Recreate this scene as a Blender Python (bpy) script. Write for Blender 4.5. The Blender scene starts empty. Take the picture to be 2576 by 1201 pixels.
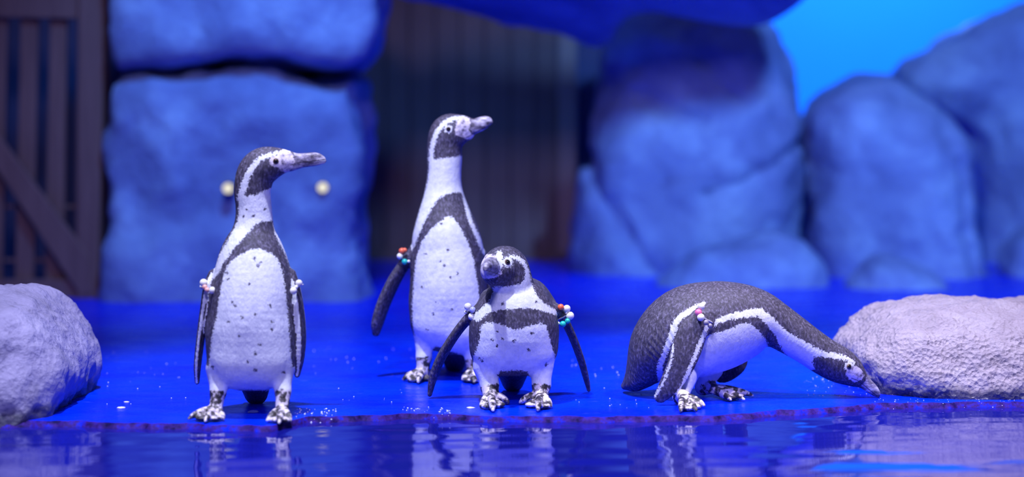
import bpy, bmesh, math, random
import numpy as np
from mathutils import Vector, Matrix, noise as mnoise
from mathutils.bvhtree import BVHTree
random.seed(7); rng = np.random.default_rng(7)
scene = bpy.context.scene
C = scene.collection

# ------------------------------------------------------------------ camera
F = 4400.0; HOR = 330.0; H = 0.66          # focal length in px, horizon row, camera height (m)
cam_d = bpy.data.cameras.new('camera'); cam = bpy.data.objects.new('camera', cam_d); C.objects.link(cam)
cam.location = (0, 0, H); cam.rotation_euler = (math.pi/2, 0, 0)
cam_d.sensor_width = 36; cam_d.lens = F/2576*36; cam_d.shift_y = -(600.5-HOR)/2576
cam_d.dof.use_dof = True; cam_d.dof.focus_distance = 4.27; cam_d.dof.aperture_fstop = 1.05
scene.camera = cam
# ------------------------------------------------------------------ world, lights, exposure
scene.view_settings.view_transform = 'Standard'; scene.view_settings.look = 'None'
scene.view_settings.gamma = 1.0; scene.view_settings.use_curve_mapping = False
scene.view_settings.exposure = 0.0
w = bpy.data.worlds.new('hall_glow'); scene.world = w; w.use_nodes = True
w.node_tree.nodes['Background'].inputs[0].default_value = (0.16, 0.2, 0.85, 1)
w.node_tree.nodes['Background'].inputs[1].default_value = 0.18
def spot(name, loc, aim, power, col, angle, blend=0.5, size=0.1):
    l = bpy.data.lights.new(name, 'SPOT'); l.energy = power; l.color = col
    l.spot_size = math.radians(angle); l.spot_blend = blend; l.shadow_soft_size = size
    o = bpy.data.objects.new(name, l); C.objects.link(o); o.location = loc
    o.rotation_euler = (Vector(aim)-Vector(loc)).to_track_quat('-Z', 'Y').to_euler()
    return o
# all lamps hang at ceiling height above the frame: two over the penguins, one front fill added over the visitors' side to brighten the bellies, three blue ones for the rockwork and backdrop
spot('ceiling_stage_lamp_offscreen', (-0.6, 3.35, 3.4), (-0.1, 4.2, 0.1), 740, (0.74, 0.77, 1.0), 52, 0.6, 0.07)
spot('ceiling_stage_lamp_right_offscreen', (1.7, 3.4, 3.4), (1.2, 4.35, 0.1), 530, (0.88, 0.80, 1.0), 44, 0.7, 0.08)
spot('front_fill_offscreen', (-0.3, 0.8, 3.4), (0.0, 5.2, 0.2), 450, (0.58, 0.54, 1.0), 64, 0.7, 0.3)
spot('ceiling_blue_lamp_left_offscreen', (-0.5, 4.3, 3.4), (-0.75, 7.0, 0.6), 620, (0.08, 0.30, 1.0), 50, 1.0, 0.2)
spot('ceiling_blue_lamp_right_offscreen', (1.9, 2.2, 3.4), (1.75, 8.0, 0.45), 1900, (0.14, 0.36, 1.0), 42, 0.8, 0.2)
spot('ceiling_backdrop_lamp_offscreen', (2.2, 9.2, 3.6), (2.4, 10.8, 1.2), 950, (0.28, 0.50, 1.0), 80, 0.6, 0.2)

# ------------------------------------------------------------------ pixel helpers
def P(px, py, Y): return Vector(((px-1288)*Y/F, Y, H-(py-HOR)*Y/F))
def G(px, py, z=0.0):
    Y = (H-z)*F/(py-HOR); return P(px, py, Y)

# ------------------------------------------------------------------ node helpers
class NT:
    def __init__(s, name):
        s.m = bpy.data.materials.new(name); s.m.use_nodes = True
        s.t = s.m.node_tree; s.b = s.t.nodes['Principled BSDF']
        s.tc = s.t.nodes.new('ShaderNodeTexCoord')
    def n(s, typ, **kw):
        x = s.t.nodes.new(typ)
        for k, v in kw.items(): setattr(x, k, v)
        return x
    def set(s, sock, v):
        if hasattr(v, 'is_linked') or hasattr(v, 'links'): s.t.links.new(v, sock)
        else: sock.default_value = v
    def noise(s, scale, detail=4, rough=0.55, stretch=(1, 1, 1), dist=0.0):
        mp = s.n('ShaderNodeMapping'); mp.inputs['Scale'].default_value = stretch
        s.t.links.new(s.tc.outputs['Object'], mp.inputs['Vector'])
        x = s.n('ShaderNodeTexNoise'); x.inputs['Scale'].default_value = scale
        x.inputs['Detail'].default_value = detail; x.inputs['Roughness'].default_value = rough
        x.inputs['Distortion'].default_value = dist
        s.t.links.new(mp.outputs[0], x.inputs['Vector']); return x.outputs['Fac']
    def voro(s, scale, feature='F1', stretch=(1, 1, 1)):
        mp = s.n('ShaderNodeMapping'); mp.inputs['Scale'].default_value = stretch
        s.t.links.new(s.tc.outputs['Object'], mp.inputs['Vector'])
        x = s.n('ShaderNodeTexVoronoi', feature=feature); x.inputs['Scale'].default_value = scale
        s.t.links.new(mp.outputs[0], x.inputs['Vector']); return x.outputs['Distance']
    def ramp(s, fac, stops):
        r = s.n('ShaderNodeValToRGB'); e = r.color_ramp.elements
        while len(e) < len(stops): e.new(0.5)
        for el, (p, c) in zip(e, stops): el.position = p; el.color = (*c, 1) if len(c) == 3 else c
        s.set(r.inputs[0], fac); return r.outputs[0]
    def mix(s, fac, a, b):
        x = s.n('ShaderNodeMix', data_type='RGBA'); s.set(x.inputs[0], fac)
        s.set(x.inputs[6], a if not isinstance(a, tuple) else (*a, 1)); s.set(x.inputs[7], b if not isinstance(b, tuple) else (*b, 1))
        return x.outputs[2]
    def math(s, op, a, b=0.0, c=0.0):
        x = s.n('ShaderNodeMath', operation=op); s.set(x.inputs[0], a); s.set(x.inputs[1], b); s.set(x.inputs[2], c); return x.outputs[0]
    def maprange(s, v, a, b, c=0.0, d=1.0):
        x = s.n('ShaderNodeMapRange'); s.set(x.inputs[0], v)
        for i, q in enumerate((a, b, c, d)): s.set(x.inputs[i+1], q)
        return x.outputs[0]
    def attr(s, name): return s.n('ShaderNodeAttribute', attribute_name=name).outputs['Fac']
    def posz(s):
        g = s.n('ShaderNodeNewGeometry'); x = s.n('ShaderNodeSeparateXYZ'); s.t.links.new(g.outputs['Position'], x.inputs[0]); return x.outputs['Z']
    def bump(s, h, strength=0.5, dist=0.01, nrm=None):
        x = s.n('ShaderNodeBump'); x.inputs['Strength'].default_value = strength; x.inputs['Distance'].default_value = dist
        s.set(x.inputs['Height'], h)
        if nrm is not None: s.t.links.new(nrm, x.inputs['Normal'])
        return x.outputs[0]
    def out(s, col=None, rough=None, nrm=None, **kw):
        if col is not None: s.set(s.b.inputs['Base Color'], col if not isinstance(col, tuple) else (*col, 1))
        if rough is not None: s.set(s.b.inputs['Roughness'], rough)
        if nrm is not None: s.t.links.new(nrm, s.b.inputs['Normal'])
        for k, v in kw.items(): s.set(s.b.inputs[k.replace('_', ' ')], v)
        return s.m

def simple(name, col, rough=0.5, amount=0.25, scale=40, bump=0.0, **kw):
    t = NT(name); n = t.noise(scale)
    c = t.mix(n, tuple(x*(1-amount) for x in col), tuple(min(1, x*(1+amount)) for x in col))
    return t.out(c, rough, t.bump(n, bump, 0.005) if bump else None, **kw)

# ------------------------------------------------------------------ object helpers
def link(name, me, mat=None, parent=None, smooth=True):
    o = bpy.data.objects.new(name, me); C.objects.link(o)
    if mat: me.materials.append(mat)
    if smooth: me.polygons.foreach_set('use_smooth', [True]*len(me.polygons))
    if parent: o.parent = parent
    return o
def tag(o, label=None, cat=None, group=None, kind=None):
    for k, v in (('label', label), ('category', cat), ('group', group), ('kind', kind)):
        if v: o[k] = v
    return o
def empty(name, loc):
    o = bpy.data.objects.new(name, None); C.objects.link(o); o.location = loc; o.empty_display_size = 0.05; return o
def set_origin(me, loc):
    me.transform(Matrix.Translation(-Vector(loc)))
def bm_mesh(name, bm):
    me = bpy.data.meshes.new(name); bm.to_mesh(me); bm.free(); return me
def prism(name, poly, Y, depth, mat, parent, root=Vector((0, 0, 0)), bevel=0.006, jitter=0.0):
    """a board: outline given in px at distance Y, extruded backwards by depth"""
    bm = bmesh.new()
    pts = [P(x, y, Y) for x, y in poly]
    vs = [bm.verts.new(p-root) for p in pts]; bk = [bm.verts.new(p-root+Vector((0, depth, 0))) for p in pts]
    bm.faces.new(vs); bm.faces.new(bk[::-1]); n = len(vs)
    for i in range(n): bm.faces.new((vs[i], bk[i], bk[(i+1) % n], vs[(i+1) % n]))
    bmesh.ops.recalc_face_normals(bm, faces=bm.faces)
    if bevel: bmesh.ops.bevel(bm, geom=bm.edges[:], offset=bevel, segments=2, affect='EDGES', profile=0.5)
    return link(name, bm_mesh(name, bm), mat, parent, smooth=False)

# ------------------------------------------------------------------ implicit surfaces -> meshes (surface nets)
def surface_net(V, lo, h):
    nx, ny, nz = V.shape; S = V < 0
    cs = [(i, j, k) for i in (0, 1) for j in (0, 1) for k in (0, 1)]
    cnt = np.zeros((nx-1, ny-1, nz-1), np.int8)
    for i, j, k in cs: cnt += S[i:nx-1+i, j:ny-1+j, k:nz-1+k]
    act = (cnt > 0) & (cnt < 8); A = np.argwhere(act)
    idx = np.full(act.shape, -1, np.int64); idx[act] = np.arange(len(A))
    acc = np.zeros((len(A), 3)); num = np.zeros(len(A))
    for a in cs:
        for ax in range(3):
            if a[ax]: continue
            b = list(a); b[ax] = 1
            va = V[A[:, 0]+a[0], A[:, 1]+a[1], A[:, 2]+a[2]]; vb = V[A[:, 0]+b[0], A[:, 1]+b[1], A[:, 2]+b[2]]
            m = (va < 0) != (vb < 0); t = np.where(m, va/np.where(m, va-vb, 1), 0)
            p = np.tile(np.array(a, float), (len(A), 1)); p[:, ax] = t
            acc[m] += p[m]; num[m] += 1
    pts = lo + h*(A + acc/num[:, None])
    quads = []
    for ax in range(3):
        u, v = (ax+1) % 3, (ax+2) % 3
        s0 = [slice(None)]*3; s1 = [slice(None)]*3
        s0[ax] = slice(0, -1); s1[ax] = slice(1, None)
        a, b = S[tuple(s0)], S[tuple(s1)]
        E = np.argwhere(a != b); ok = (E[:, u] > 0) & (E[:, v] > 0) & (E[:, u] < S.shape[u]-1) & (E[:, v] < S.shape[v]-1); E = E[ok]
        ins = a[E[:, 0], E[:, 1], E[:, 2]]
        def cell(du, dv):
            c = E.copy(); c[:, u] -= du; c[:, v] -= dv; return idx[c[:, 0], c[:, 1], c[:, 2]]
        q = np.stack([cell(1, 1), cell(0, 1), cell(0, 0), cell(1, 0)], 1)
        q[~ins] = q[~ins][:, ::-1]; quads.append(q)
    return pts, np.concatenate(quads)
def np_mesh(name, pts, quads):
    me = bpy.data.meshes.new(name)
    me.vertices.add(len(pts)); me.vertices.foreach_set('co', pts.astype(np.float32).ravel())
    me.loops.add(quads.size); me.loops.foreach_set('vertex_index', quads.astype(np.int32).ravel())
    me.polygons.add(len(quads)); me.polygons.foreach_set('loop_start', np.arange(0, quads.size, 4, dtype=np.int32))
    me.update(calc_edges=True); return me
def catmull(pts, n):
    pts = np.array(pts, float)
    if len(pts) < 3: return np.array([pts[0]+(pts[-1]-pts[0])*t for t in np.linspace(0, 1, n+1)])
    q = np.vstack([2*pts[0]-pts[1], pts, 2*pts[-1]-pts[-2]]); out = []
    for i in range(1, len(q)-2):
        for t in np.linspace(0, 1, n, endpoint=False):
            a, b, c, d = q[i-1], q[i], q[i+1], q[i+2]
            out.append(0.5*(2*b+(c-a)*t+(2*a-5*b+4*c-d)*t*t+(3*b-a-3*c+d)*t**3))
    out.append(pts[-1]); return np.array(out)
def seg_sd(X, Z, poly, closed=True):
    """distance to poly line; signed (+ inside) if closed"""
    d = np.full(X.shape, 1e9); ins = np.zeros(X.shape, bool); n = len(poly)
    for i in range(n if closed else n-1):
        ax, az = poly[i]; bx, bz = poly[(i+1) % n]; dx, dz = bx-ax, bz-az
        t = np.clip(((X-ax)*dx+(Z-az)*dz)/(dx*dx+dz*dz+1e-12), 0, 1)
        d = np.minimum(d, (X-ax-t*dx)**2+(Z-az-t*dz)**2)
        if closed:
            c = ((az > Z) != (bz > Z)) & (X < (bx-ax)*(Z-az)/(bz-az+1e-12)+ax); ins ^= c
    d = np.sqrt(d); return np.where(ins, d, -d) if closed else d
def chaikin(p, n=2):
    p = np.array(p, float)
    for _ in range(n):
        q = np.roll(p, -1, 0); p = np.stack([0.75*p+0.25*q, 0.25*p+0.75*q], 1).reshape(-1, 2)
    return p
def smin(a, b, k):
    hh = np.clip(0.5+0.5*(b-a)/k, 0, 1); return b+(a-b)*hh-k*hh*(1-hh)

def rock(name, poly, Yc, hd, R, h, mat, label, cat='rock', amp=0.03, freq=3.0, grooves=(), group=None, seed=0, fine=0.0, ffreq=20):
    """boulder: outline in px at distance Yc, half depth hd, edges rounded with radius R, then weathered"""
    pp = chaikin(poly, 2); W = np.array([[(x-1288)*Yc/F, H-(y-HOR)*Yc/F] for x, y in pp])
    x0, z0 = W.min(0)-3*h; x1, z1 = W.max(0)+3*h; z0 = max(z0, -0.12)
    X = np.arange(x0, x1, h); Yg = np.arange(Yc-hd-3*h, Yc+hd+3*h, h); Z = np.arange(z0, z1, h)
    gx, gz = np.meshgrid(X, Z, indexing='ij'); d2 = -seg_sd(gx, gz, W)
    gr = np.zeros_like(d2)
    for line, wd, dp in grooves:
        L = [((x-1288)*Yc/F, H-(y-HOR)*Yc/F) for x, y in catmull(line, 6)]
        gr = np.maximum(gr, dp*np.exp(-(seg_sd(gx, gz, L, False)/wd)**2))
    a = (d2+R)[:, None, :]; b = (np.abs(Yg-Yc)-hd+R)[None, :, None]
    V = np.minimum(np.maximum(a, b), 0)+np.sqrt(np.maximum(a, 0)**2+np.maximum(b, 0)**2)-R+gr[:, None, :]
    V[:, :, 0] = np.maximum(V[:, :, 0], h)
    pts, q = surface_net(V, np.array([x0, Yg[0], z0]), h)
    me = np_mesh(name, pts, q); N = np.empty(len(pts)*3, np.float32); me.vertices.foreach_get('normal', N); N = N.reshape(-1, 3)
    off = Vector((seed*7.3, seed*3.1, seed*1.7)); D = np.empty(len(pts))
    for i, p in enumerate(pts):
        v = Vector(p)
        D[i] = amp*mnoise.fractal(v*freq+off, 0.9, 2.1, 4)+(fine*mnoise.fractal(v*ffreq+off, 0.7, 2.0, 3) if fine else 0)
    pts = pts+N*D[:, None]; me.vertices.foreach_set('co', pts.astype(np.float32).ravel())
    base = Vector(((W[:, 0].min()+W[:, 0].max())/2, Yc, 0 if pts[:, 2].min() < 0.05 else pts[:, 2].min()))
    set_origin(me, base); me.update()
    o = link(name, me, mat); o.location = base
    return tag(o, label, cat, group)

# ------------------------------------------------------------------ materials
def rock_mat(name, cols, scale, rough=0.75, bump=0.5, bscale=25, bdist=0.02, wet=False, crackle=0.0):
    t = NT(name); n1 = t.noise(scale, 5, 0.6, dist=0.4); n2 = t.noise(bscale, 8, 0.65)
    c = t.ramp(n1, [(0.33, cols[0]), (0.5, cols[1]), (0.65, cols[2])])
    c = t.mix(t.maprange(n2, 0.3, 0.75), c, cols[1])
    hgt = n2
    if crackle:
        v = t.voro(bscale*2.2); hgt = t.math('ADD', n2, t.math('MULTIPLY', v, crackle))
    r = rough
    if wet:
        zz = t.math('ADD', t.posz(), t.math('MULTIPLY', t.noise(14, 4), -0.05))
        wf = t.maprange(zz, -0.008, 0.012, 1.0, 0.0)
        c = t.mix(wf, c, (0.07, 0.065, 0.13)); r = t.maprange(wf, 0, 1, rough, 0.12)
    return t.out(c, r, t.bump(hgt, bump, bdist))
M = {}
M['rock'] = rock_mat('blue_grey_rock', [(0.11, 0.12, 0.27), (0.24, 0.29, 0.5), (0.44, 0.56, 0.74)], 2.8, 0.8, 0.6, 9, 0.05)
M['boulder_l'] = rock_mat('lilac_grey_stone', [(0.17, 0.155, 0.26), (0.31, 0.285, 0.48), (0.42, 0.39, 0.6)], 7, 0.6, 0.55, 34, 0.03, wet=True, crackle=0.25)
M['boulder_r'] = rock_mat('rough_pink_grey_stone', [(0.34, 0.29, 0.36), (0.5, 0.43, 0.53), (0.62, 0.56, 0.66)], 9, 0.6, 0.9, 42, 0.02, wet=True, crackle=0.5)
def wood_mat(name, c0, c1):
    t = NT(name); n = t.noise(6, 6, 0.6, (6, 6, 0.5)); n2 = t.noise(2, 3, 0.5)
    c = t.mix(n2, t.ramp(n, [(0.3, c0), (0.7, c1)]), c0)
    return t.out(c, 0.65, t.bump(n, 0.3, 0.01))
M['gate'] = wood_mat('red_brown_timber', (0.16, 0.07, 0.06), (0.30, 0.15, 0.12))
M['plank'] = wood_mat('dark_brown_plank', (0.14, 0.075, 0.065), (0.27, 0.15, 0.12))
M['frame'] = wood_mat('light_brown_timber', (0.3, 0.18, 0.14), (0.42, 0.28, 0.22))
# floor
t = NT('wet_blue_floor_paint'); n1 = t.noise(3, 5, 0.6); n2 = t.noise(60, 4, 0.6, (1, 1, 1)); n3 = t.noise(14, 6, 0.7, (0.6, 1.6, 1))
c = t.mix(t.maprange(n1, 0.3, 0.7), (0.0, 0.012, 0.78), (0.0, 0.045, 0.97))
c = t.mix(t.maprange(n3, 0.64, 0.74), c, (0.06, 0.12, 0.85))
M['floor'] = t.out(c, t.maprange(n3, 0.3, 0.7, 0.12, 0.45), t.bump(t.math('ADD', n2, n3), 0.25, 0.004), **{'Specular_IOR_Level': 0.14})
t = NT('wet_violet_concrete_edge'); n1 = t.noise(30, 6, 0.7); n2 = t.noise(90, 3)
M['kerb'] = t.out(t.ramp(n1, [(0.36, (0.006, 0.003, 0.05)), (0.52, (0.04, 0.014, 0.2)), (0.66, (0.0, 0.02, 0.6))]), 0.6, t.bump(n2, 0.5, 0.006), **{'Specular_IOR_Level': 0.06})
# water
t = NT('rippled_pool_water'); n1 = t.noise(9, 3, 0.5, (0.35, 1.6, 1)); n2 = t.noise(40, 3, 0.5, (0.3, 1.5, 1))
M['water'] = t.out((0.008, 0.010, 0.24), 0.03, t.bump(t.math('ADD', n1, t.math('MULTIPLY', n2, 0.25)), 0.05, 0.01), IOR=1.55)
M['backdrop'] = simple('azure_painted_wall', (0.0, 0.3, 1.0), 0.8, 0.08, 1.5)
M['wall'] = simple('dark_blue_wall', (0.06, 0.07, 0.15), 0.8, 0.2, 2)

# ------------------------------------------------------------------ setting
def plane(name, pts, mat, kind='structure'):
    me = bpy.data.meshes.new(name); me.from_pydata([Vector(p) for p in pts], [], [tuple(range(len(pts)))])
    return tag(link(name, me, mat, smooth=False), kind=kind)
EDGE = [(-500, 1062), (180, 1060), (450, 1067), (690, 1071), (770, 1050), (1000, 1042), (1150, 1043), (1300, 1049), (1700, 1047), (1820, 1044),
        (2000, 1031), (2130, 1022), (2250, 1014), (2400, 1012), (2600, 1012), (3100, 1014)]
ec = [G(*e) for e in EDGE]; ex = np.array([-9]+[p.x for p in ec]+[9]); ey = np.array([ec[0].y]+[p.y for p in ec]+[ec[-1].y])
WATER_Z = -0.012
def edge_y(x): return np.interp(x, ex, ey)+0.007*np.sin(x*23)+0.005*np.sin(x*51+1)+0.004*np.sin(x*97+2+np.sin(x*31))+0.002*np.sin(x*211)
xs = np.unique(np.concatenate([np.linspace(-7, -1.6, 30), np.linspace(-1.6, 1.6, 420), np.linspace(1.6, 7, 30)]))
eyv = edge_y(xs)
def strip(name, rows, mat):
    pts = np.concatenate([np.stack([xs, r[0], r[1]], 1) for r in rows]); n = len(xs); q = []
    for r in range(len(rows)-1):
        for i in range(n-1): q.append((r*n+i, r*n+i+1, (r+1)*n+i+1, (r+1)*n+i))
    me = np_mesh(name, pts, np.array(q)); return tag(link(name, me, mat), kind='structure')
zz = np.zeros_like(xs)
strip('floor', [(eyv, zz)]+[(eyv*(1-f)+12.5*f, zz) for f in np.linspace(0, 1, 40)**2.2][1:], M['floor'])
strip('trim_1', [(eyv-0.06, zz-0.3), (eyv-0.026, zz-0.03), (eyv-0.02, zz-0.018), (eyv-0.012, zz-0.008), (eyv-0.004, zz-0.002), (eyv, zz)], M['kerb'])
# pool water: real ripples
gx = np.concatenate([np.linspace(-5, -1.5, 40), np.linspace(-1.5, 1.5, 300)[1:-1], np.linspace(1.5, 5, 40)]); gy = np.linspace(0.6, 4.3, 560)
XX, YY = np.meshgrid(gx, gy, indexing='ij'); ZZ = np.zeros_like(XX)
for i in range(26):
    lam = rng.uniform(0.035, 0.22); th = rng.normal(0, 0.28); ph = rng.uniform(0, 6.28); k = 2*math.pi/lam
    ZZ += 0.0008*lam*np.sin(k*(YY*math.cos(th)+XX*math.sin(th))+ph+1.5*np.sin(XX*rng.uniform(1, 5)+ph*2))
pts = np.stack([XX, YY, ZZ+WATER_Z], -1).reshape(-1, 3); n = len(gy); ii = np.arange(len(gx)-1)[:, None]*n+np.arange(n-1)[None]
me = np_mesh('pool_water', pts, np.stack([ii, ii+n, ii+n+1, ii+1], -1).reshape(-1, 4))
tag(link('pool_water', me, M['water']), 'rippled deep blue pool water reflecting the penguins and boulders', 'water', kind='stuff')
plane('wall_back', [(-7, 10.8, -0.2), (7, 10.8, -0.2), (7, 10.8, 4.5), (-7, 10.8, 4.5)], M['backdrop'])
plane('wall_center', [P(880, 690, 9.4), P(1545, 690, 9.4), P(1560, -200, 9.4), P(880, -200, 9.4)], M['wall'])
plane('wall_left', [(-3.6, 7.7, -0.1), (-1.45, 7.7, -0.1), (-1.45, 7.7, 3), (-3.6, 7.7, 3)], M['wall'])

# ------------------------------------------------------------------ rocks behind
rock('rock_block', [(302, 222), (350, 205), (520, 182), (700, 176), (800, 190), (880, 198), (912, 190), (918, 300), (930, 360), (920, 450), (912, 560), (908, 700), (912, 775), (912, 900), (298, 900), (298, 600), (300, 400)],
     7.1, 0.34, 0.10, 0.028, M['rock'], 'tall blue rock block with small lamps, below the overhanging slab', amp=0.075, freq=2.6, seed=1)
rock('rock_slab', [(300, -240), (995, -240), (990, -50), (978, 60), (950, 130), (905, 166), (840, 180), (760, 162), (690, 150), (520, 162), (380, 186), (300, 206)],
     7.05, 0.36, 0.09, 0.028, M['rock'], 'blue rock slab resting on top of the tall block', amp=0.05, freq=2.2, seed=2)
rock('rock_pillar', [(1530, 100), (1560, 30), (1620, 5), (1800, 20), (1930, 60), (1965, 120), (1985, 180), (2010, 260), (2020, 350), (2022, 450), (2005, 560), (1995, 640), (1995, 900), (1465, 900), (1455, 640), (1450, 430), (1490, 300), (1530, 200)],
     8.3, 0.42, 0.34, 0.028, M['rock'], 'massive violet-blue rock with a diagonal crack beside the plank partition', amp=0.055, freq=2.6, seed=3,
     grooves=[([(1750, 480), (1850, 440), (1940, 390), (2020, 340)], 0.025, 0.07), ([(1590, 240), (1660, 280), (1740, 310)], 0.03, 0.04), ([(1480, 400), (1510, 480), (1570, 600), (1640, 680)], 0.035, 0.06), ([(1740, 150), (1800, 230), (1840, 260)], 0.03, 0.03)])
ledge = rock('rock_overhang', [(980, -300), (2080, -300), (2030, -60), (1990, 10), (1955, 45), (1900, 55), (1800, 48), (1700, 28), (1600, 25), (1560, 50), (1545, 100), (1500, 108), (1440, 85), (1330, 60), (1200, 30), (1050, 4), (980, -10)],
     7.62, 0.22, 0.08, 0.028, M['rock'], 'shaded overhanging rock ledge above the plank partition', amp=0.03, freq=2.2, seed=4)
for v in ledge.data.vertices: v.co.y -= 3.2*min(0.3, v.co.z+ledge.location.z-1.13)
ledge.data.update()
rock('rock_dome', [(2020, 290), (2050, 215), (2130, 188), (2200, 194), (2250, 232), (2330, 270), (2400, 310), (2432, 370), (2428, 450), (2442, 560), (2465, 700), (2470, 900), (2035, 900), (2036, 600), (2042, 480), (2035, 380)],
     8.15, 0.38, 0.3, 0.028, M['rock'], 'upright domed blue rock next to the massive cracked rock', amp=0.05, freq=2.8, seed=5,
     grooves=[([(2330, 330), (2360, 420), (2370, 560), (2400, 700)], 0.03, 0.03)])
rock('rock_slope', [(2225, 215), (2290, 150), (2400, 90), (2500, 42), (2600, 5), (2950, -20), (2950, 900), (2440, 900), (2440, 420), (2400, 330), (2300, 270)],
     9.0, 0.5, 0.34, 0.034, M['rock'], 'large sloping rock half in shade under the azure backdrop', amp=0.06, freq=2.4, seed=6)
rock('rock_backing', [(1930, 360), (1990, 290), (2060, 280), (2110, 360), (2130, 900), (1930, 900)],
     9.05, 0.25, 0.15, 0.034, M['rock'], 'rock filling the cleft between the cracked rock and the domed rock', amp=0.03, freq=3, seed=13)
rock('low_rock', [(1630, 735), (1700, 660), (1780, 622), (1860, 602), (1960, 588), (2015, 600), (2055, 650), (2080, 705), (2088, 740), (2088, 860), (1630, 860)],
     7.5, 0.19, 0.16, 0.018, M['rock'], 'low rounded rock at the foot of the cracked rock', amp=0.03, freq=4, seed=7)
rock('low_rock', [(2112, 740), (2155, 682), (2200, 645), (2265, 650), (2335, 682), (2395, 725), (2405, 770), (2400, 860), (2112, 860)],
     7.4, 0.18, 0.14, 0.018, M['rock'], 'low rounded rock at the foot of the domed rock', amp=0.03, freq=4, seed=8)
rock('low_rock', [(2520, 660), (2545, 590), (2640, 560), (2760, 600), (2800, 760), (2520, 760)],
     8.0, 0.2, 0.14, 0.02, M['rock'], 'small blue rock below the large sloping rock', amp=0.03, freq=4, seed=9)
rock('low_rock', [(90, 800), (170, 792), (205, 820), (235, 868), (250, 930), (80, 930)],
     5.2, 0.12, 0.1, 0.014, M['rock'], 'small blue rock tucked behind the smooth lilac boulder', amp=0.015, freq=6, seed=10)
# foreground boulders
rock('boulder', [(-420, 800), (-250, 745), (-60, 732), (30, 736), (92, 750), (132, 785), (162, 822), (190, 872), (208, 905), (206, 960), (190, 1010), (180, 1090), (165, 1160), (-420, 1160)],
     4.28, 0.34, 0.16, 0.011, M['boulder_l'], 'smooth lilac grey boulder at the pool edge beside the gate side', 'rock', amp=0.018, freq=6, seed=11, fine=0.007, ffreq=26)
rock('boulder', [(2150, 990), (2125, 935), (2112, 880), (2125, 850), (2160, 820), (2210, 784), (2280, 768), (2400, 760), (2580, 752), (2800, 756), (3000, 800), (3050, 960), (3000, 1150), (2200, 1150), (2190, 1050)],
     4.62, 0.33, 0.24, 0.011, M['boulder_r'], 'rough pinkish grey boulder that the bowing penguin reaches towards', 'rock', amp=0.018, freq=6, seed=12, fine=0.006, ffreq=40)

# ------------------------------------------------------------------ gate, partition, lamps
gr = G(100, 752); gate = tag(empty('wooden_gate', gr), 'dark red-brown wooden slatted gate with diagonal brace', 'gate')
YG = gr.y
for poly in ([(-60, -60), (-22, -60), (-30, 730), (-70, 730)], [(-22, -60), (20, -60), (3, 730), (-30, 730)], [(53, -60), (97, -60), (83, 730), (37, 730)], [(127, -60), (168, -60), (160, 730), (112, 730)]):
    prism('slat', poly, YG+0.06, 0.03, M['gate'], gate, gr)
prism('post', [(195, -120), (268, -120), (246, 758), (188, 758)], YG, 0.11, M['gate'], gate, gr, 0.012)
prism('post', [(-280, -120), (-200, -120), (-200, 758), (-280, 758)], YG, 0.11, M['gate'], gate, gr, 0.012)
prism('rail', [(-200, -30), (196, -30), (195, 48), (-200, 40)], YG+0.025, 0.035, M['gate'], gate, gr)
prism('rail', [(-200, 704), (190, 704), (189, 752), (-200, 752)], YG+0.025, 0.035, M['gate'], gate, gr)
prism('brace', [(-200, 60), (-200, 150), (0, 440), (200, 745), (236, 738), (228, 650), (0, 345)], YG-0.005, 0.03, M['gate'], gate, gr)
for y in (520, 655): prism('rod', [(-200, y-4), (195, y-4), (195, y+4), (-200, y+4)], YG+0.1, 0.012, M['gate'], gate, gr, 0)
pr = G(1190, 656); part = tag(empty('plank_partition', pr), 'dark purplish-brown wooden partition of upright planks', 'partition'); YP = pr.y
xb = [905, 968, 1030, 1095, 1157, 1220, 1284, 1345, 1402]
for i in range(8):
    a, b = xb[i], xb[i+1]
    prism('plank', [(a+1, -70), (b-1, -70), (b-1, 632), (a+1, 632)], YP+0.03+0.006*(i % 3), 0.03, M['plank'], part, pr, 0.005)
prism('frame_post', [(1404, -70), (1452, -70), (1448, 640), (1402, 640)], YP, 0.08, M['frame'], part, pr, 0.008)
prism('base_rail', [(890, 630), (1470, 630), (1470, 657), (890, 657)], YP+0.02, 0.07, M['plank'], part, pr, 0.004)
t = NT('warm_lamp_glass'); t.out((0.4, 0.36, 0.22), 0.5); t.b.inputs['Emission Color'].default_value = (1, 0.88, 0.5, 1); t.b.inputs['Emission Strength'].default_value = 0.85
M['lamp'] = t.m; M['lamp_rim'] = simple('dark_lamp_metal', (0.05, 0.05, 0.07), 0.4)
for px, py, lab in ((574, 474, 'small glowing warm lamp on the blue rock, partly behind a penguin head'), (812, 472, 'small glowing warm lamp on the blue rock, below the open side of a bill')):
    p = P(px, py, 6.72); root = tag(empty('wall_lamp', p), lab, 'lamp')
    for nm, r, d, m, y in (('housing', 0.024, 0.12, 'lamp_rim', 0.06), ('lens', 0.019, 0.012, 'lamp', -0.004)):
        bm = bmesh.new(); bmesh.ops.create_cone(bm, cap_ends=True, segments=24, radius1=r, radius2=r, depth=d)
        bmesh.ops.rotate(bm, verts=bm.verts, matrix=Matrix.Rotation(math.pi/2, 3, 'X')); bmesh.ops.translate(bm, verts=bm.verts, vec=(0, y, 0))
        link(nm, bm_mesh(nm, bm), M[m], root, smooth=False)

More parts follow.
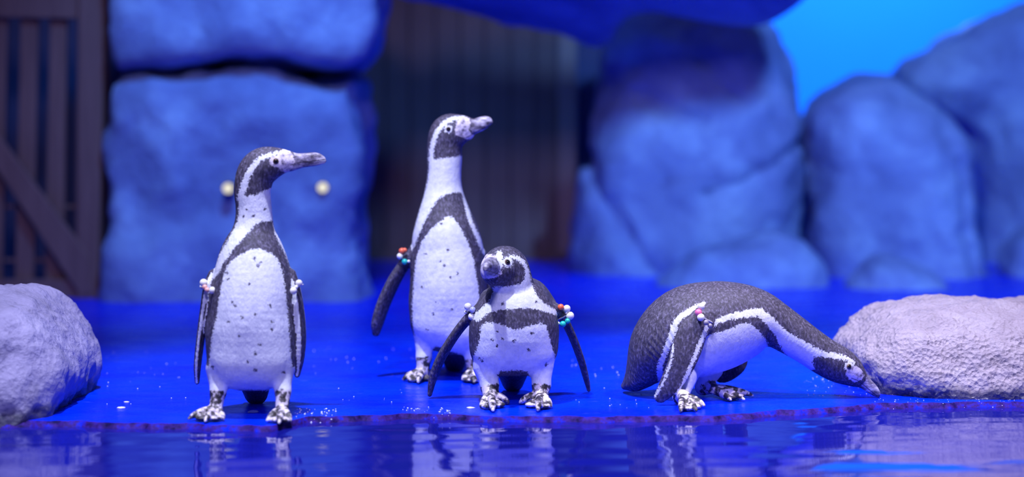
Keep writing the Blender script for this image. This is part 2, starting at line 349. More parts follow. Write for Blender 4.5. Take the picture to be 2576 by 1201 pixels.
# ------------------------------------------------------------------ penguins
t = NT('penguin_plumage')
wh = t.attr('white'); sk = t.attr('skin'); bl = t.attr('bill'); ft = t.attr('foot')
nf = t.noise(210, 4, 0.6); nfe = t.noise(190, 6, 0.62, (1, 1, 0.5)); nb = t.noise(70, 4, 0.6); nl = t.noise(28, 3, 0.5)
wf = t.maprange(t.math('ADD', wh, t.math('MULTIPLY', t.math('SUBTRACT', nf, 0.5), 0.022)), -0.0012, 0.0012)
dark = t.ramp(nfe, [(0.3, (0.018, 0.015, 0.026)), (0.52, (0.07, 0.060, 0.10)), (0.74, (0.23, 0.21, 0.33))])
white = t.ramp(nb, [(0.3, (0.66, 0.68, 0.80)), (0.6, (0.84, 0.86, 0.93))])
col = t.mix(wf, dark, white)
skc = t.ramp(t.noise(75, 4, 0.65), [(0.33, (0.10, 0.08, 0.13)), (0.43, (0.52, 0.46, 0.56)), (0.54, (0.82, 0.74, 0.84))])
col = t.mix(t.maprange(t.math('ADD', sk, t.math('MULTIPLY', t.math('SUBTRACT', nf, 0.5), 0.012)), -0.001, 0.001), col, skc)
blc = t.ramp(t.noise(60, 4, 0.65, (0.6, 1, 1.4)), [(0.36, (0.07, 0.06, 0.09)), (0.5, (0.26, 0.23, 0.33)), (0.66, (0.66, 0.62, 0.74))])
col = t.mix(bl, col, blc)
ftc = t.ramp(t.noise(62, 3, 0.55), [(0.42, (0.035, 0.03, 0.03)), (0.49, (0.16, 0.14, 0.15)), (0.56, (0.78, 0.70, 0.74))])
col = t.mix(ft, col, ftc)
col = t.mix(t.maprange(t.attr('gape'), -0.0005, 0.0007), col, (0.02, 0.015, 0.025))
M['plumage'] = t.out(col, t.maprange(t.math('ADD', bl, ft), 0, 1, 0.62, 0.35), t.bump(t.math('ADD', nfe, nl), 0.45, 0.004))
M['eye'] = simple('dark_eye', (0.012, 0.01, 0.008), 0.06, 0.1); M['iris'] = simple('brown_iris', (0.16, 0.10, 0.07), 0.2)
M['cord'] = simple('clear_cord', (0.5, 0.48, 0.55), 0.3)
BEADC = {'w': (0.85, 0.83, 0.78), 'o': (0.85, 0.16, 0.07), 'p': (0.8, 0.42, 0.36), 't': (0.02, 0.5, 0.42), 'l': (0.42, 0.45, 0.75), 'k': (0.85, 0.2, 0.4), 'g': (0.3, 0.27, 0.33)}
BEADN = {'w': 'white', 'o': 'orange', 'p': 'salmon', 't': 'turquoise', 'l': 'lilac', 'k': 'pink', 'g': 'grey'}
for k, v in BEADC.items(): M['bead_'+k] = simple(BEADN[k]+'_bead_plastic', v, 0.25, 0.06)

def penguin(label, base_px, Y0, groups, paint, eyes, bands, h=0.0025):
    """groups: (kind, pts, ratio axis, k); pts rows = px, py, r_px, depth offset, depth ratio"""
    root_loc = G(*base_px); lo = np.full(3, 1e9); hi = -lo; prep = []
    for kind, pts, axis, k in groups:
        rows = []
        for r in pts:
            px, py, rr, dy = r[:4]; ratio = r[4] if len(r) > 4 else 1.0
            Y = Y0+dy
            p = P(px, py, Y) if py is not None else Vector(((px-1288)*Y/F, Y, rr*Y/F))
            rows.append([*p, rr*Y/F, ratio])
        D = catmull(rows, 5) if len(rows) > 2 else np.array(rows)
        D[:, 3] = np.maximum(D[:, 3], 0.0015)
        prep.append((kind, D, np.array(axis, float)/np.linalg.norm(axis), k))
        e = D[:, 3]*np.maximum(1, D[:, 4]); lo = np.minimum(lo, (D[:, :3]-e[:, None]).min(0)); hi = np.maximum(hi, (D[:, :3]+e[:, None]).max(0))
    lo -= 4*h; hi += 4*h; lo[2] = max(lo[2], -0.03)
    ax = [np.arange(lo[i], hi[i], h) for i in range(3)]; shp = tuple(len(a) for a in ax)
    V = np.full(shp, 0.05, np.float32); ID = np.zeros(shp, np.int8)
    kinds = {'body': 0, 'bill': 1, 'flipper': 2, 'foot': 3, 'tail': 4, 'leg': 5}
    for kind, D, n, k in prep:
        Gd = np.full(shp, 0.05, np.float32)
        for a, b in zip(D[:-1], D[1:]):
            r = max(a[3], b[3]); rt = 0.5*(a[4]+b[4]); m = r*max(1, rt)+0.03
            sl = []
            for i in range(3):
                i0 = max(0, int((min(a[i], b[i])-m-lo[i])/h)); i1 = min(shp[i], int((max(a[i], b[i])+m-lo[i])/h)+2); sl.append(slice(i0, i1))
            sl = tuple(sl)
            q = np.stack(np.meshgrid(ax[0][sl[0]]-a[0], ax[1][sl[1]]-a[1], ax[2][sl[2]]-a[2], indexing='ij'), -1)
            ab = b[:3]-a[:3]; sc = 1/rt-1
            q = q+n*(q@n)[..., None]*sc; ab = ab+n*(ab@n)*sc
            tt = np.clip((q@ab)/(ab@ab+1e-12), 0, 1)
            d = np.linalg.norm(q-tt[..., None]*ab, axis=-1)-(a[3]+(b[3]-a[3])*tt)
            Gd[sl] = np.minimum(Gd[sl], d)
        ID[Gd < V] = kinds[kind]; V = smin(V, Gd, k).astype(np.float32)
    pts, q = surface_net(V, lo, h)
    gi = np.clip(np.round((pts-lo)/h).astype(int), 0, np.array(shp)-1); ids = ID[gi[:, 0], gi[:, 1], gi[:, 2]]
    me = np_mesh('body', pts, q); N = np.empty(len(pts)*3, np.float32); me.vertices.foreach_get('normal', N); N = N.reshape(-1, 3)
    px = 1288+F*pts[:, 0]/pts[:, 1]; py = HOR+F*(H-pts[:, 2])/pts[:, 1]; S = F/Y0
    fields = paint(px, py, ids, N, pts, S)
    for nm in ('white', 'skin', 'bill', 'foot', 'gape'):
        at = me.attributes.new(nm, 'FLOAT', 'POINT'); at.data.foreach_set('value', np.asarray(fields[nm], np.float32))
    bvh = BVHTree.FromPolygons([Vector(p) for p in pts], [tuple(f) for f in q])
    set_origin(me, root_loc)
    root = tag(empty('penguin', root_loc), label, 'penguin', 'penguins at the pool edge')
    link('body', me, M['plumage'], root)
    for ex_, ey_, er, far in eyes:
        o = Vector((0, 0, H)); dr = (P(ex_, ey_, Y0)-o).normalized()
        if far: o = o+dr*9; dr = -dr
        loc, nrm, _, _ = bvh.ray_cast(o, dr)
        if loc is None: continue
        r = er/S
        for nm, rad, mt, off in (('eye', r, 'iris', -0.45), ('pupil', r*0.78, 'eye', -0.12)):
            bm = bmesh.new(); bmesh.ops.create_uvsphere(bm, u_segments=20, v_segments=12, radius=rad)
            for v in bm.verts: v.co += (loc+nrm*(off*r))-root_loc
            ob = link(nm, bm_mesh(nm, bm), M[mt], root if nm == 'eye' else eo)
            if nm == 'eye': eo = ob
    for (cx, cy, dy, rad_px, axis, beads) in bands:
        c = P(cx, cy, Y0+dy)-root_loc; A = Vector(axis).normalized(); u = A.cross(Vector((0, 1, 0))).normalized(); v = A.cross(u)
        R = rad_px/S; bm = bmesh.new(); n = 28; rr = 2.2/S; ring = []
        for i in range(n):
            th = 2*math.pi*i/n; d = u*math.cos(th)+v*math.sin(th)*1.15
            ring.append([bm.verts.new(c+d*R+(d*math.cos(f)+A*math.sin(f))*rr) for f in (0, 1.571, 3.1416, 4.712)])
        for i in range(n):
            for j in range(4): bm.faces.new((ring[i][j], ring[(i+1) % n][j], ring[(i+1) % n][(j+1) % 4], ring[i][(j+1) % 4]))
        bmesh.ops.recalc_face_normals(bm, faces=bm.faces)
        bo = link('flipper_band', bm_mesh('flipper_band', bm), M['cord'], root); bo['label'] = 'beaded identification band around the flipper'
        for (bx, by, br, bc, bdy) in beads:
            bm = bmesh.new(); bmesh.ops.create_uvsphere(bm, u_segments=16, v_segments=10, radius=br/S)
            pb = P(bx, by, Y0+dy+bdy)-root_loc
            for vv in bm.verts: vv.co += pb
            ob = link('bead', bm_mesh('bead', bm), M['bead_'+bc], bo); ob['label'] = BEADN[bc]+' bead'
    return root

def foot(ankle, tips, Y0, mid=0.55, rt=9, top=None):
    """leg stub, three clawed toes and webbing; tips are px of toe ends on the floor"""
    out = []; ax_, ay_, ar, ady = ankle
    A = P(ax_, ay_, Y0+ady); tp = [G(x, y) for x, y in tips]; S = F/(Y0)
    cen = sum(tp, Vector())/len(tp); heel = Vector((A.x, A.y, 0.0))
    def row(p, r, ratio=1.0): return (1288+F*p.x/p.y, HOR+F*(H-p.z)/p.y, r, p.y-Y0, ratio)
    kn = heel*0.8+cen*0.2; kn.z = 0.024
    if top: out.append(('leg', [(*top, 1.0), (ax_, ay_, ar, ady, 1.0)], (0, 1, 0), 0.012))
    out.append(('foot', [row(A, ar), row(A*0.5+kn*0.5, ar*0.95), row(kn, ar*0.92)], (0, 1, 0), 0.010))
    for T in tp:
        m1 = kn*0.55+T*0.45; m1.z = 0.021; m2 = kn*0.2+T*0.8; m2.z = 0.013; e = T.copy(); e.z = 0.006
        out.append(('foot', [row(kn, rt*1.15), row(m1, rt), row(m2, rt*0.85), row(e, rt*0.4)], (0, 1, 0), 0.004))
    for T, U in zip(tp[:-1], tp[1:]):
        w = (T+U)*0.5; w = kn*0.28+w*0.72; w.z = 0.008; k2 = kn.copy(); k2.z = 0.016
        out.append(('foot', [row(k2, rt*1.0), row(w, rt*1.5, 1.0)], (0, 0, 1), 0.006))
        out[-1] = ('foot', [row(k2, rt, 0.6), row(w, rt*1.9, 0.28)], (0, 0, 1), 0.006)
    return out
def spots_field(px, py, spots, r):
    d = np.full(px.shape, 1e9)
    for s in spots: d = np.minimum(d, np.hypot(px-s[0], py-s[1])-(s[2] if len(s) > 2 else r))
    return d
def union(*f): return np.maximum.reduce(f)
def pol(px, py, poly, it=1): return seg_sd(px, py, chaikin(poly, it))
def stripe(px, py, line, wd):
    """band along a line; wd (start, end) half widths in px"""
    L = catmull(line, 5); best = np.full(px.shape, -1e9); n = len(L)-1
    for i in range(n):
        a, b = L[i], L[i+1]; d = b-a; tt = np.clip(((px-a[0])*d[0]+(py-a[1])*d[1])/(d@d+1e-9), 0, 1)
        best = np.maximum(best, wd[0]+(wd[1]-wd[0])*(i+tt)/n-np.hypot(px-a[0]-tt*d[0], py-a[1]-tt*d[1]))
    return best
def finish(px, py, ids, white, skin, S, gape, flip=-8.0):
    f = {'gape': np.clip(stripe(px, py, gape, (1.0, 1.2)), -12, 12)/S}
    white = np.where(ids == 1, -5, white); white = np.where(ids == 2, flip, white)
    f['white'] = np.clip(white, -12, 12)/S; f['skin'] = np.clip(np.where(ids == 1, -10, skin), -12, 12)/S
    f['bill'] = (ids == 1)*1.0; f['foot'] = (ids == 3)*1.0; return f
YB = (0, 1, 0)
# --- penguin 1: upright, head turned to the side
Y1 = 4.07
def paint1(px, py, ids, N, pts, S):
    GAPE = [(716, 424), (735, 414), (765, 408), (795, 404), (818, 401)]
    belly = pol(px, py, [(600, 645), (640, 622), (690, 640), (707, 668), (714, 700), (722, 760), (728, 830), (732, 900), (737, 950), (745, 1000), (690, 985), (610, 980), (568, 990), (525, 990), (526, 900), (535, 840), (548, 780), (556, 720), (566, 680), (582, 655)])
    neck = pol(px, py, [(612, 494), (640, 492), (662, 480), (700, 468), (700, 520), (702, 556), (650, 558), (627, 582), (592, 622), (562, 662), (545, 698), (530, 705), (534, 680), (560, 625), (582, 590), (597, 560), (601, 520), (602, 480)])
    w = union(belly, neck, stripe(px, py, [(690, 560), (700, 600), (722, 640), (744, 695)], (3, 4)),
              stripe(px, py, [(700, 386), (690, 388), (657, 399), (638, 418), (621, 447), (610, 480), (604, 500)], (4.5, 9)))
    w = np.where(ids == 5, 8, w)
    w = np.minimum(w, np.where((py > 500) & (ids == 0), (0.25-N[:, 1])*40, 99))
    w = np.minimum(w, spots_field(px, py, [(627, 715), (586, 760), (592, 770), (680, 770), (642, 793), (608, 800), (684, 811), (683, 831), (574, 810), (602, 845), (654, 868), (643, 890), (623, 912), (643, 932), (535, 925), (713, 937), (655, 662), (640, 652), (648, 668), (612, 545), (637, 545), (621, 527), (666, 526), (573, 703), (570, 688), (733, 883)], 3.2))
    s = union(pol(px, py, [(698, 384), (712, 374), (728, 376), (738, 392), (748, 410), (758, 418), (745, 432), (708, 434), (700, 420), (688, 414)]), 15-np.hypot(px-693, py-406))
    f = finish(px, py, ids, w, s, S, GAPE)
    fl = (ids == 2); f['white'] = np.where(fl, np.where(np.abs(N[:, 1]) > 0.75, 6, -6)/S*np.where(N[:, 1] < 0, 1, -1), f['white']); return f
flp1 = [('flipper', [(536, 690, 12, 0.0, 1.2), (524, 722, 12, 0.0, 2.2), (515, 780, 11, 0.005, 2.9), (505, 850, 10, 0.01, 2.9), (497, 920, 9, 0.015, 2.4), (496, 962, 6, 0.02, 1.6)], (0, 1, 0), 0.010),
        ('flipper', [(733, 690, 12, 0.0, 1.2), (743, 725, 12, 0.0, 2.2), (752, 780, 13, 0.0, 2.7), (757, 845, 13, 0.0, 2.6), (755, 900, 11, 0.0, 2.2), (748, 944, 7, 0.0, 1.5)], (0, 1, 0), 0.010)]
g1 = [('body', [(632, 880, 98, 0.0, .95), (632, 820, 107, -0.005, .95), (634, 760, 105, -0.005, .92), (636, 700, 97, 0.0, .9), (635, 650, 82, 0.005, .9), (637, 600, 58, 0.01, .95), (639, 560, 48, 0.012, .95), (638, 520, 45, 0.012, .95), (635, 480, 46, 0.01, .9), (643, 440, 48, 0.008, .85), (662, 418, 47, 0.006, .82), (692, 408, 37, 0.004, .8), (722, 405, 26, 0.002, .75)], YB, 0.01),
      ('body', [(597, 902, 73, -0.02, 1.0), (597, 850, 73, -0.01, 1.0)], YB, 0.03), ('body', [(669, 902, 73, -0.02, 1.0), (669, 850, 73, -0.01, 1.0)], YB, 0.03),
      ('bill', [(733, 408, 23, 0.002, .6), (760, 404, 18.5, 0.0, .55), (790, 401, 17.5, 0.0, .5), (806, 402, 13, 0.0, .5), (815, 406, 6, 0, .6)], YB, 0.006),
      ('tail', [(640, 900, 60, 0.05, .8), (642, 955, 42, 0.11, .5), (644, 990, 30, 0.17, .25)], YB, 0.02)] + flp1 \
   + foot((549, 985, 19, -0.05), [(474, 1061), (516, 1067), (563, 1062)], Y1, top=(552, 935, 34, -0.03)) \
   + foot((712, 985, 19, -0.05), [(672, 1066), (702, 1072), (731, 1066)], Y1, top=(706, 935, 34, -0.03))
penguin('tall upright penguin standing alone, head turned sideways, orange and white flipper beads', (640, 1048), Y1, g1, paint1, [(694, 406, 8.5, False), (694, 406, 8.5, True)],
        [(527, 722, 0.0, 20, (-0.3, 0, -1), [(512, 712, 10, 'w', -.03), (515, 723, 7, 'p', -.035), (521, 730, 6.5, 'p', -.04), (534, 731, 9, 'w', -.045), (508, 722, 6, 'w', -.01)]),
         (744, 722, 0.0, 19, (0.3, 0, -1), [(752, 713, 9, 'w', -.035), (738, 732, 9, 'w', -.045), (745, 723, 5, 'w', -.042)])])

# --- penguin 2: stretching tall behind
Y2 = 4.66
def paint2(px, py, ids, N, pts, S):
    GAPE = [(1150, 343), (1170, 347), (1190, 337), (1212, 325), (1236, 315)]
    belly = pol(px, py, [(1062, 605), (1085, 575), (1105, 560), (1130, 540), (1152, 560), (1167, 590), (1182, 620), (1190, 650), (1200, 700), (1208, 760), (1225, 850), (1215, 905), (1140, 888), (1105, 870), (1085, 880), (1048, 885), (1042, 850), (1036, 780), (1041, 700), (1047, 650)])
    neck = pol(px, py, [(1086, 402), (1120, 398), (1180, 390), (1170, 440), (1172, 490), (1150, 482), (1122, 490), (1100, 502), (1075, 545), (1056, 585), (1040, 625), (1025, 650), (1026, 620), (1044, 570), (1058, 520), (1070, 480), (1078, 440), (1079, 400)])
    w = union(belly, neck, stripe(px, py, [(1164, 475), (1180, 545), (1198, 588), (1220, 635)], (4, 6)), stripe(px, py, [(1165, 296), (1135, 301), (1112, 316), (1096, 340), (1087, 370), (1084, 405)], (5, 6)))
    w = np.where(ids == 5, 8, w)
    w = np.minimum(w, np.where((py > 500) & (ids == 0), (0.25-N[:, 1])*40, 99))
    w = np.minimum(w, spots_field(px, py, [(1128, 630), (1071, 641), (1108, 658), (1117, 669), (1134, 700), (1062, 724), (1098, 762), (1137, 778), (1110, 563), (1129, 630), (1090, 790), (1150, 690), (1075, 830)], 3.0))
    s = union(pol(px, py, [(1146, 312), (1156, 296), (1180, 294), (1186, 312), (1176, 330), (1204, 346), (1188, 353), (1155, 345), (1144, 335)]), -99+0*px); w = union(w, 10-np.hypot(px-1128, py-325))
    f = finish(px, py, ids, w, s, S, GAPE); return f
g2 = [('body', [(1128, 800, 88, 0.0, .95), (1128, 740, 96, -0.005, .95), (1127, 690, 95, -0.005, .92), (1126, 640, 91, 0.0, .9), (1123, 600, 85, 0.0, .9), (1119, 560, 71, 0.006, .92), (1117, 520, 57, 0.01, .95), (1116, 480, 47, 0.012, .95), (1117, 440, 43, 0.012, .95), (1118, 400, 44, 0.012, .9), (1119, 362, 44, 0.01, .85), (1128, 334, 45, 0.008, .82), (1148, 322, 34, 0.006, .8), (1166, 318, 27, 0.004, .75)], YB, 0.01),
      ('body', [(1094, 806, 58, -0.02, 1.0), (1096, 770, 60, -0.01, 1.0)], YB, 0.03), ('body', [(1160, 828, 60, -0.02, 1.0), (1160, 780, 62, -0.01, 1.0)], YB, 0.03),
      ('body', [(1150, 345, 22, 0.004, .8), (1178, 338, 14, 0.004, .8)], YB, 0.014),
      ('bill', [(1176, 320, 22, 0.002, .6), (1196, 317, 19, 0.0, .55), (1214, 310, 17, 0.0, .5), (1226, 305, 12, 0.0, .5), (1234, 308, 6, 0, .6)], YB, 0.006),
      ('tail', [(1140, 840, 50, 0.05, .8), (1142, 885, 36, 0.11, .5), (1144, 915, 26, 0.16, .25)], YB, 0.02),
      ('flipper', [(1040, 632, 13, 0.0, 1.2), (1018, 664, 13, 0.0, 2.0), (992, 706, 14, 0.0, 2.2), (966, 762, 14, 0.0, 2.2), (950, 812, 13, 0.0, 1.9), (946, 838, 9, 0.0, 1.4)], (1, 2.5, 0), 0.010),
      ('flipper', [(1212, 640, 13, 0.02, 1.2), (1232, 690, 13, 0.03, 2.0), (1240, 760, 12, 0.04, 2.2), (1242, 830, 8, 0.05, 1.8)], (0, 1, 0), 0.010)] \
   + foot((1066, 900, 18, -0.03), [(1014, 961), (1052, 968), (1088, 953)], Y2, top=(1068, 850, 26, -0.02)) \
   + foot((1190, 905, 18, -0.03), [(1164, 962), (1192, 969), (1220, 960)], Y2, top=(1180, 850, 30, -0.02))
penguin('penguin stretching its neck tall with bill raised, orange and turquoise flipper beads', (1125, 955), Y2, g2, paint2, [(1128, 325, 6.8, False), (1128, 325, 6.8, True)],
        [(1018, 652, 0.0, 17, (-0.6, 0, -1), [(1011, 632, 8, 'o', -.03), (1018, 630, 6, 'o', -.03), (1006, 645, 8, 'w', -.03), (1018, 659, 7.5, 't', -.04), (1028, 658, 4, 'w', -.04)])])

# --- penguin 3: hunched, facing the pool
Y3 = 4.25
def paint3(px, py, ids, N, pts, S):
    GAPE = [(1258, 692), (1244, 687), (1232, 683), (1219, 680)]
    belly = pol(px, py, [(1216, 812), (1240, 812), (1275, 822), (1302, 832), (1330, 820), (1372, 812), (1380, 840), (1387, 870), (1398, 900), (1400, 985), (1330, 985), (1333, 935), (1300, 932), (1247, 935), (1245, 985), (1190, 985), (1188, 900), (1204, 870), (1208, 830)])
    neck = pol(px, py, [(1238, 722), (1275, 722), (1308, 716), (1320, 700), (1322, 680), (1314, 664), (1296, 652), (1280, 650), (1278, 642), (1298, 642), (1320, 655), (1332, 680), (1337, 715), (1350, 745), (1375, 768), (1412, 786), (1420, 800), (1390, 790), (1340, 776), (1300, 777), (1260, 780), (1225, 788), (1205, 812), (1185, 800), (1210, 775), (1236, 752), (1241, 735)])
    w = union(belly, neck, pol(px, py, [(1247, 632), (1262, 631), (1266, 655), (1262, 680), (1254, 690), (1246, 680), (1250, 655)]), 13-np.hypot(px-1277, py-660))
    w = np.where(ids == 5, 8, w)
    w = np.minimum(w, np.where(((py > 735) & (ids == 0)), (0.25-N[:, 1])*40, 99))
    w = np.minimum(w, spots_field(px, py, [(1252, 832), (1238, 855), (1265, 853), (1338, 840), (1330, 882), (1250, 870), (1207, 902), (1212, 909), (1374, 918), (1293, 860), (1265, 765), (1350, 760)], 3.2))
    s = np.minimum(pol(px, py, [(1198, 650), (1214, 640), (1240, 640), (1262, 650), (1267, 672), (1262, 692), (1240, 702), (1198, 702)]), -w)
    ids = np.where((ids == 1) & (pts[:, 1] > Y3-0.092), 0, ids)
    return finish(px, py, ids, w, s, S, GAPE)
g3 = [('body', [(1293, 868, 72, 0.015, 1.2), (1292, 840, 105, 0.015, .95), (1295, 815, 104, 0.01, .95), (1298, 785, 90, 0.005, 1.0), (1297, 755, 66, 0.0, 1.1), (1292, 728, 54, -0.012, 1.05), (1284, 702, 54, -0.022, .95), (1271, 676, 57, -0.028, .9), (1254, 678, 46, -0.05, .9)], YB, 0.01),
      ('body', [(1243, 880, 58, 0.0, 1.1), (1252, 830, 62, 0.0, 1.1)], YB, 0.03), ('body', [(1342, 880, 58, 0.0, 1.1), (1334, 830, 62, 0.0, 1.1)], YB, 0.03),
      ('body', [(1375, 770, 26, 0.06, 1.3), (1350, 735, 26, 0.05, 1.3), (1330, 720, 20, 0.04, 1.2)], YB, 0.02), ('body', [(1222, 790, 24, 0.05, 1.3), (1228, 750, 18, 0.03, 1.3)], YB, 0.02),
      ('bill', [(1238, 672, 26, -0.08, .8), (1231, 670, 21, -0.112, .72), (1226, 671, 17, -0.138, .68), (1222, 675, 11, -0.156, .7), (1221, 680, 5, -0.162, .8)], (1, 0.2, 0), 0.006),
      ('tail', [(1290, 890, 55, 0.06, .8), (1290, 930, 40, 0.14, .5), (1290, 960, 28, 0.19, .25)], YB, 0.02),
      ('flipper', [(1212, 778, 15, 0.02, 1.3), (1188, 792, 13, 0.03, 1.9), (1150, 836, 11, 0.045, 2.6), (1112, 896, 11, 0.055, 2.4), (1090, 950, 10, 0.06, 1.8), (1081, 993, 6, 0.06, 1.2)], (0.3, 1, 0), 0.010),
      ('flipper', [(1396, 776, 14, 0.03, 1.3), (1416, 800, 11, 0.05, 1.9), (1440, 848, 8.5, 0.08, 2.8), (1462, 908, 8, 0.12, 2.6), (1475, 955, 7, 0.145, 1.8), (1481, 982, 5, 0.155, 1.2)], (-0.3, 1, 0), 0.010)] \
   + foot((1232, 972, 22, -0.02), [(1210, 1030), (1240, 1040), (1279, 1020)], Y3, top=(1222, 925, 32, -0.01), rt=10) \
   + foot((1362, 970, 22, -0.02), [(1308, 1020), (1353, 1039), (1386, 1030)], Y3, top=(1362, 925, 30, -0.01), rt=10)
penguin('short hunched penguin facing the pool with flippers spread down to the floor', (1295, 1015), Y3, g3, paint3, [(1277, 660, 8.5, False)],
        [(1190, 788, 0.03, 19, (-0.7, 0, -1), [(1177, 772, 9.5, 'w', -.03), (1189, 780, 8, 'l', -.045), (1187, 797, 9.5, 'w', -.04), (1172, 786, 5, 'w', -.02)]),
         (1416, 796, 0.05, 21, (0.5, 0, -1), [(1401, 772, 5, 'o', -.03), (1411, 773, 8, 'o', -.035), (1426, 777, 9.5, 'w', -.03), (1434, 795, 10.5, 'w', -.03), (1428, 808, 7, 't', -.035), (1416, 816, 8, 't', -.04), (1404, 814, 4.5, 'w', -.04)])])

# --- penguin 4: bowing, drinking at the boulder
Y4 = 4.32
def paint4(px, py, ids, N, pts, S):
    GAPE = [(2142, 952), (2160, 960), (2182, 977), (2206, 997)]
    belly = pol(px, py, [(1690, 800), (1720, 850), (1775, 845), (1800, 838), (1840, 828), (1868, 812), (1890, 815), (1915, 838), (1935, 870), (1920, 930), (1840, 960), (1790, 1000), (1700, 1000), (1690, 960), (1715, 900)])
    flank = stripe(px, py, [(1768, 768), (1745, 778), (1715, 796), (1698, 816), (1688, 850), (1672, 890), (1660, 925), (1664, 965), (1672, 985)], (8, 7))
    neck = stripe(px, py, [(1786, 824), (1812, 806), (1850, 795), (1890, 788), (1912, 788), (1934, 806), (1955, 830), (1980, 852)], (5, 15))
    neck2 = pol(px, py, [(1945, 818), (1975, 832), (2010, 852), (2050, 874), (2075, 886), (2100, 888), (2126, 896), (2150, 908), (2150, 918), (2125, 906), (2095, 902), (2048, 896), (2043, 912), (2050, 935), (2010, 925), (1975, 892), (1955, 860)])
    w = union(belly, flank, neck, neck2)
    w = np.where(ids == 5, 8, w); 
    w = union(w, 12-np.hypot(px-2136, py-923)); s = np.minimum(8-w, pol(px, py, [(2125, 930), (2150, 920), (2168, 930), (2176, 950), (2150, 965), (2130, 950)]))
    f = finish(px, py, ids, w, s, S, GAPE)
    edge = union(stripe(px, py, [(1782, 815), (1768, 850), (1745, 905), (1722, 960), (1700, 1000)], (6, 4)), stripe(px, py, [(1688, 852), (1692, 890), (1670, 958), (1642, 1006)], (3, 3)))
    near = (ids == 2) & (pts[:, 1] < Y4-0.03)
    f['white'] = np.where(near, np.clip(edge, -12, 12)/S, f['white']); return f
g4 = [('body', [(1600, 955, 24, 0.05, 1.6), (1630, 905, 52, 0.03, 1.5), (1672, 862, 84, 0.015, 1.15), (1730, 830, 108, 0.005, .98), (1790, 817, 108, 0.0, .95), (1848, 808, 96, 0.0, .95), (1900, 800, 72, 0.0, 1.0), (1945, 815, 58, 0.0, 1.0), (1990, 842, 52, 0.0, 1.0), (2035, 872, 48, 0.0, .95), (2075, 899, 47, 0.0, .85), (2108, 917, 46, 0.0, .8), (2134, 932, 38, 0.0, .78), (2152, 947, 27, 0.0, .75)], YB, 0.01),
      ('body', [(1760, 868, 78, -0.01, 1.0), (1815, 850, 76, 0.0, 1.0), (1860, 838, 60, 0.0, 1.0)], YB, 0.03),
      ('bill', [(2156, 947, 23, 0.0, .6), (2176, 964, 17, 0.0, .55), (2196, 981, 13.5, 0.0, .5), (2206, 991, 9, 0.0, .55), (2210, 998, 4, 0, .6)], YB, 0.006),
      ('tail', [(1630, 930, 40, 0.04, 1.4), (1595, 958, 22, 0.06, 2.2), (1571, 972, 9, 0.08, 3.0)], YB, 0.02),
      ('flipper', [(1776, 800, 30, -0.085, .45), (1745, 832, 36, -0.115, .28), (1730, 872, 38, -0.125, .2), (1712, 920, 34, -0.13, .18), (1685, 968, 27, -0.125, .2), (1662, 998, 17, -0.12, .3)], YB, 0.010),
      ('flipper', [(1822, 870, 26, 0.08, .5), (1850, 890, 28, 0.11, .25), (1852, 915, 27, 0.115, .2), (1828, 940, 22, 0.12, .25), (1812, 950, 14, 0.12, .35)], YB, 0.010)] \
   + foot((1712, 1000, 18, -0.10), [(1772, 1028), (1752, 1040), (1712, 1042)], Y4, top=(1725, 940, 34, -0.06)) \
   + foot((1768, 975, 18, 0.03), [(1893, 1002), (1872, 1012), (1838, 1013)], Y4, top=(1785, 930, 34, 0.04))
penguin('grey-backed penguin bowing low with its bill down by the rough boulder', (1760, 1010), Y4, g4, paint4, [(2136, 923, 7.5, False), (2136, 923, 7.5, True)],
        [(1772, 800, -0.09, 24, (-0.6, 0, -1), [(1764, 772, 9, 'w', -.03), (1757, 787, 9, 'k', -.035), (1763, 799, 9.5, 'w', -.04), (1776, 812, 7, 'g', -.042), (1786, 820, 6, 'g', -.04)])])

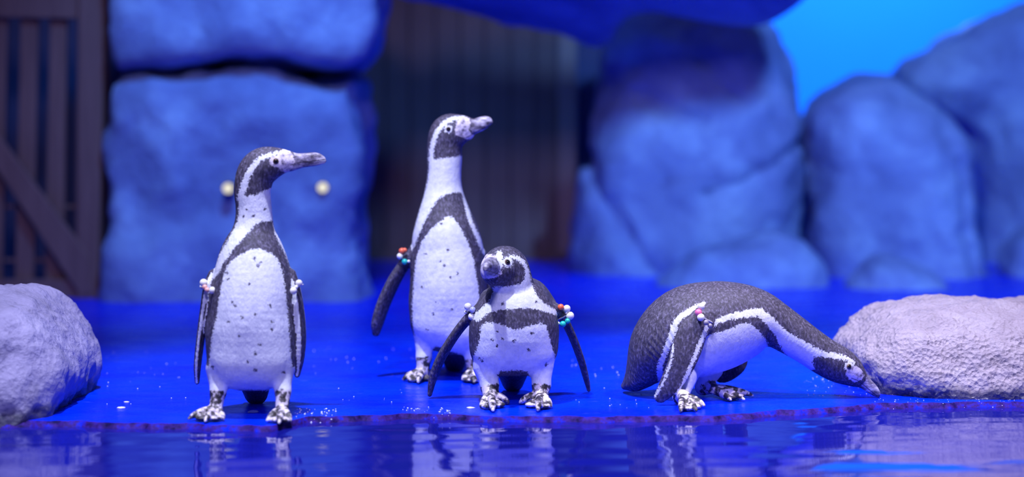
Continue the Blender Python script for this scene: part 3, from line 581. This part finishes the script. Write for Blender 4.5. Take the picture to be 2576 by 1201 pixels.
# ------------------------------------------------------------------ small things at the pool edge
t = NT('pale_glint_droplet'); M['drop'] = t.out((0.75, 0.78, 1.0), 0.04, None, IOR=1.33)  # opaque pale colour stands in for the white glints on the drops
def droplets(name, boxes, label, n, rm=0.0034):
    bm = bmesh.new()
    for (x0, x1, y0, y1) in boxes:
        for i in range(n):
            x, y = random.uniform(x0, x1), random.uniform(y0, y1); g = G(x, y, -0.006); r = random.uniform(0.25, 0.8)*rm
            ed = float(edge_y(np.array([g.x]))[0]); g.z = 0.0 if g.y > ed else max(-0.02, (g.y-ed)*0.8)
            bmesh.ops.create_icosphere(bm, subdivisions=1, radius=r, matrix=Matrix.Translation(g+Vector((0, 0, r*0.5))))
    me = bm_mesh(name, bm); return tag(link(name, me, M['drop']), label, 'droplets', kind='stuff')
droplets('water_droplets', [(740, 860, 1036, 1060), (1010, 1135, 1032, 1056)], 'glistening droplets along the violet pool edge', 42)
droplets('splash_droplets', [(2020, 2210, 955, 1005), (2200, 2560, 1010, 1026)], 'glinting wet droplets at the foot of the rough boulder', 60, 0.002)
droplets('floor_droplets', [(200, 480, 890, 1030), (780, 1060, 880, 1020), (1420, 1660, 900, 1035)], 'tiny water droplets scattered on the blue floor', 28, 0.0024)
M['chip'] = simple('pale_chip', (0.8, 0.76, 0.85), 0.5)
for x, y, s, lab in ((636, 1038, 12, 'flat pale chip on the floor between the tall penguin feet'), (318, 1013, 7, 'small white flake on blue floor, further from the water'), (304, 1028, 11, 'small white flake on blue floor, nearer the smooth boulder base'), (1184, 1028, 10, 'white lump on the pool edge beside the hunched penguin')):
    g = G(x, y); bm = bmesh.new(); bmesh.ops.create_icosphere(bm, subdivisions=2, radius=s*g.y/F)
    for v in bm.verts:
        v.co = Vector((v.co.x*1.1, v.co.y*0.9, max(-0.0005, v.co.z*0.35)))*(1+0.35*mnoise.noise(v.co*300+Vector((x, y, 0))))
    o = link('pale_chip', bm_mesh('pale_chip', bm), M['chip']); o.location = g+Vector((0, 0, 0.0005)); tag(o, lab, 'chip', 'pale chips on the floor')
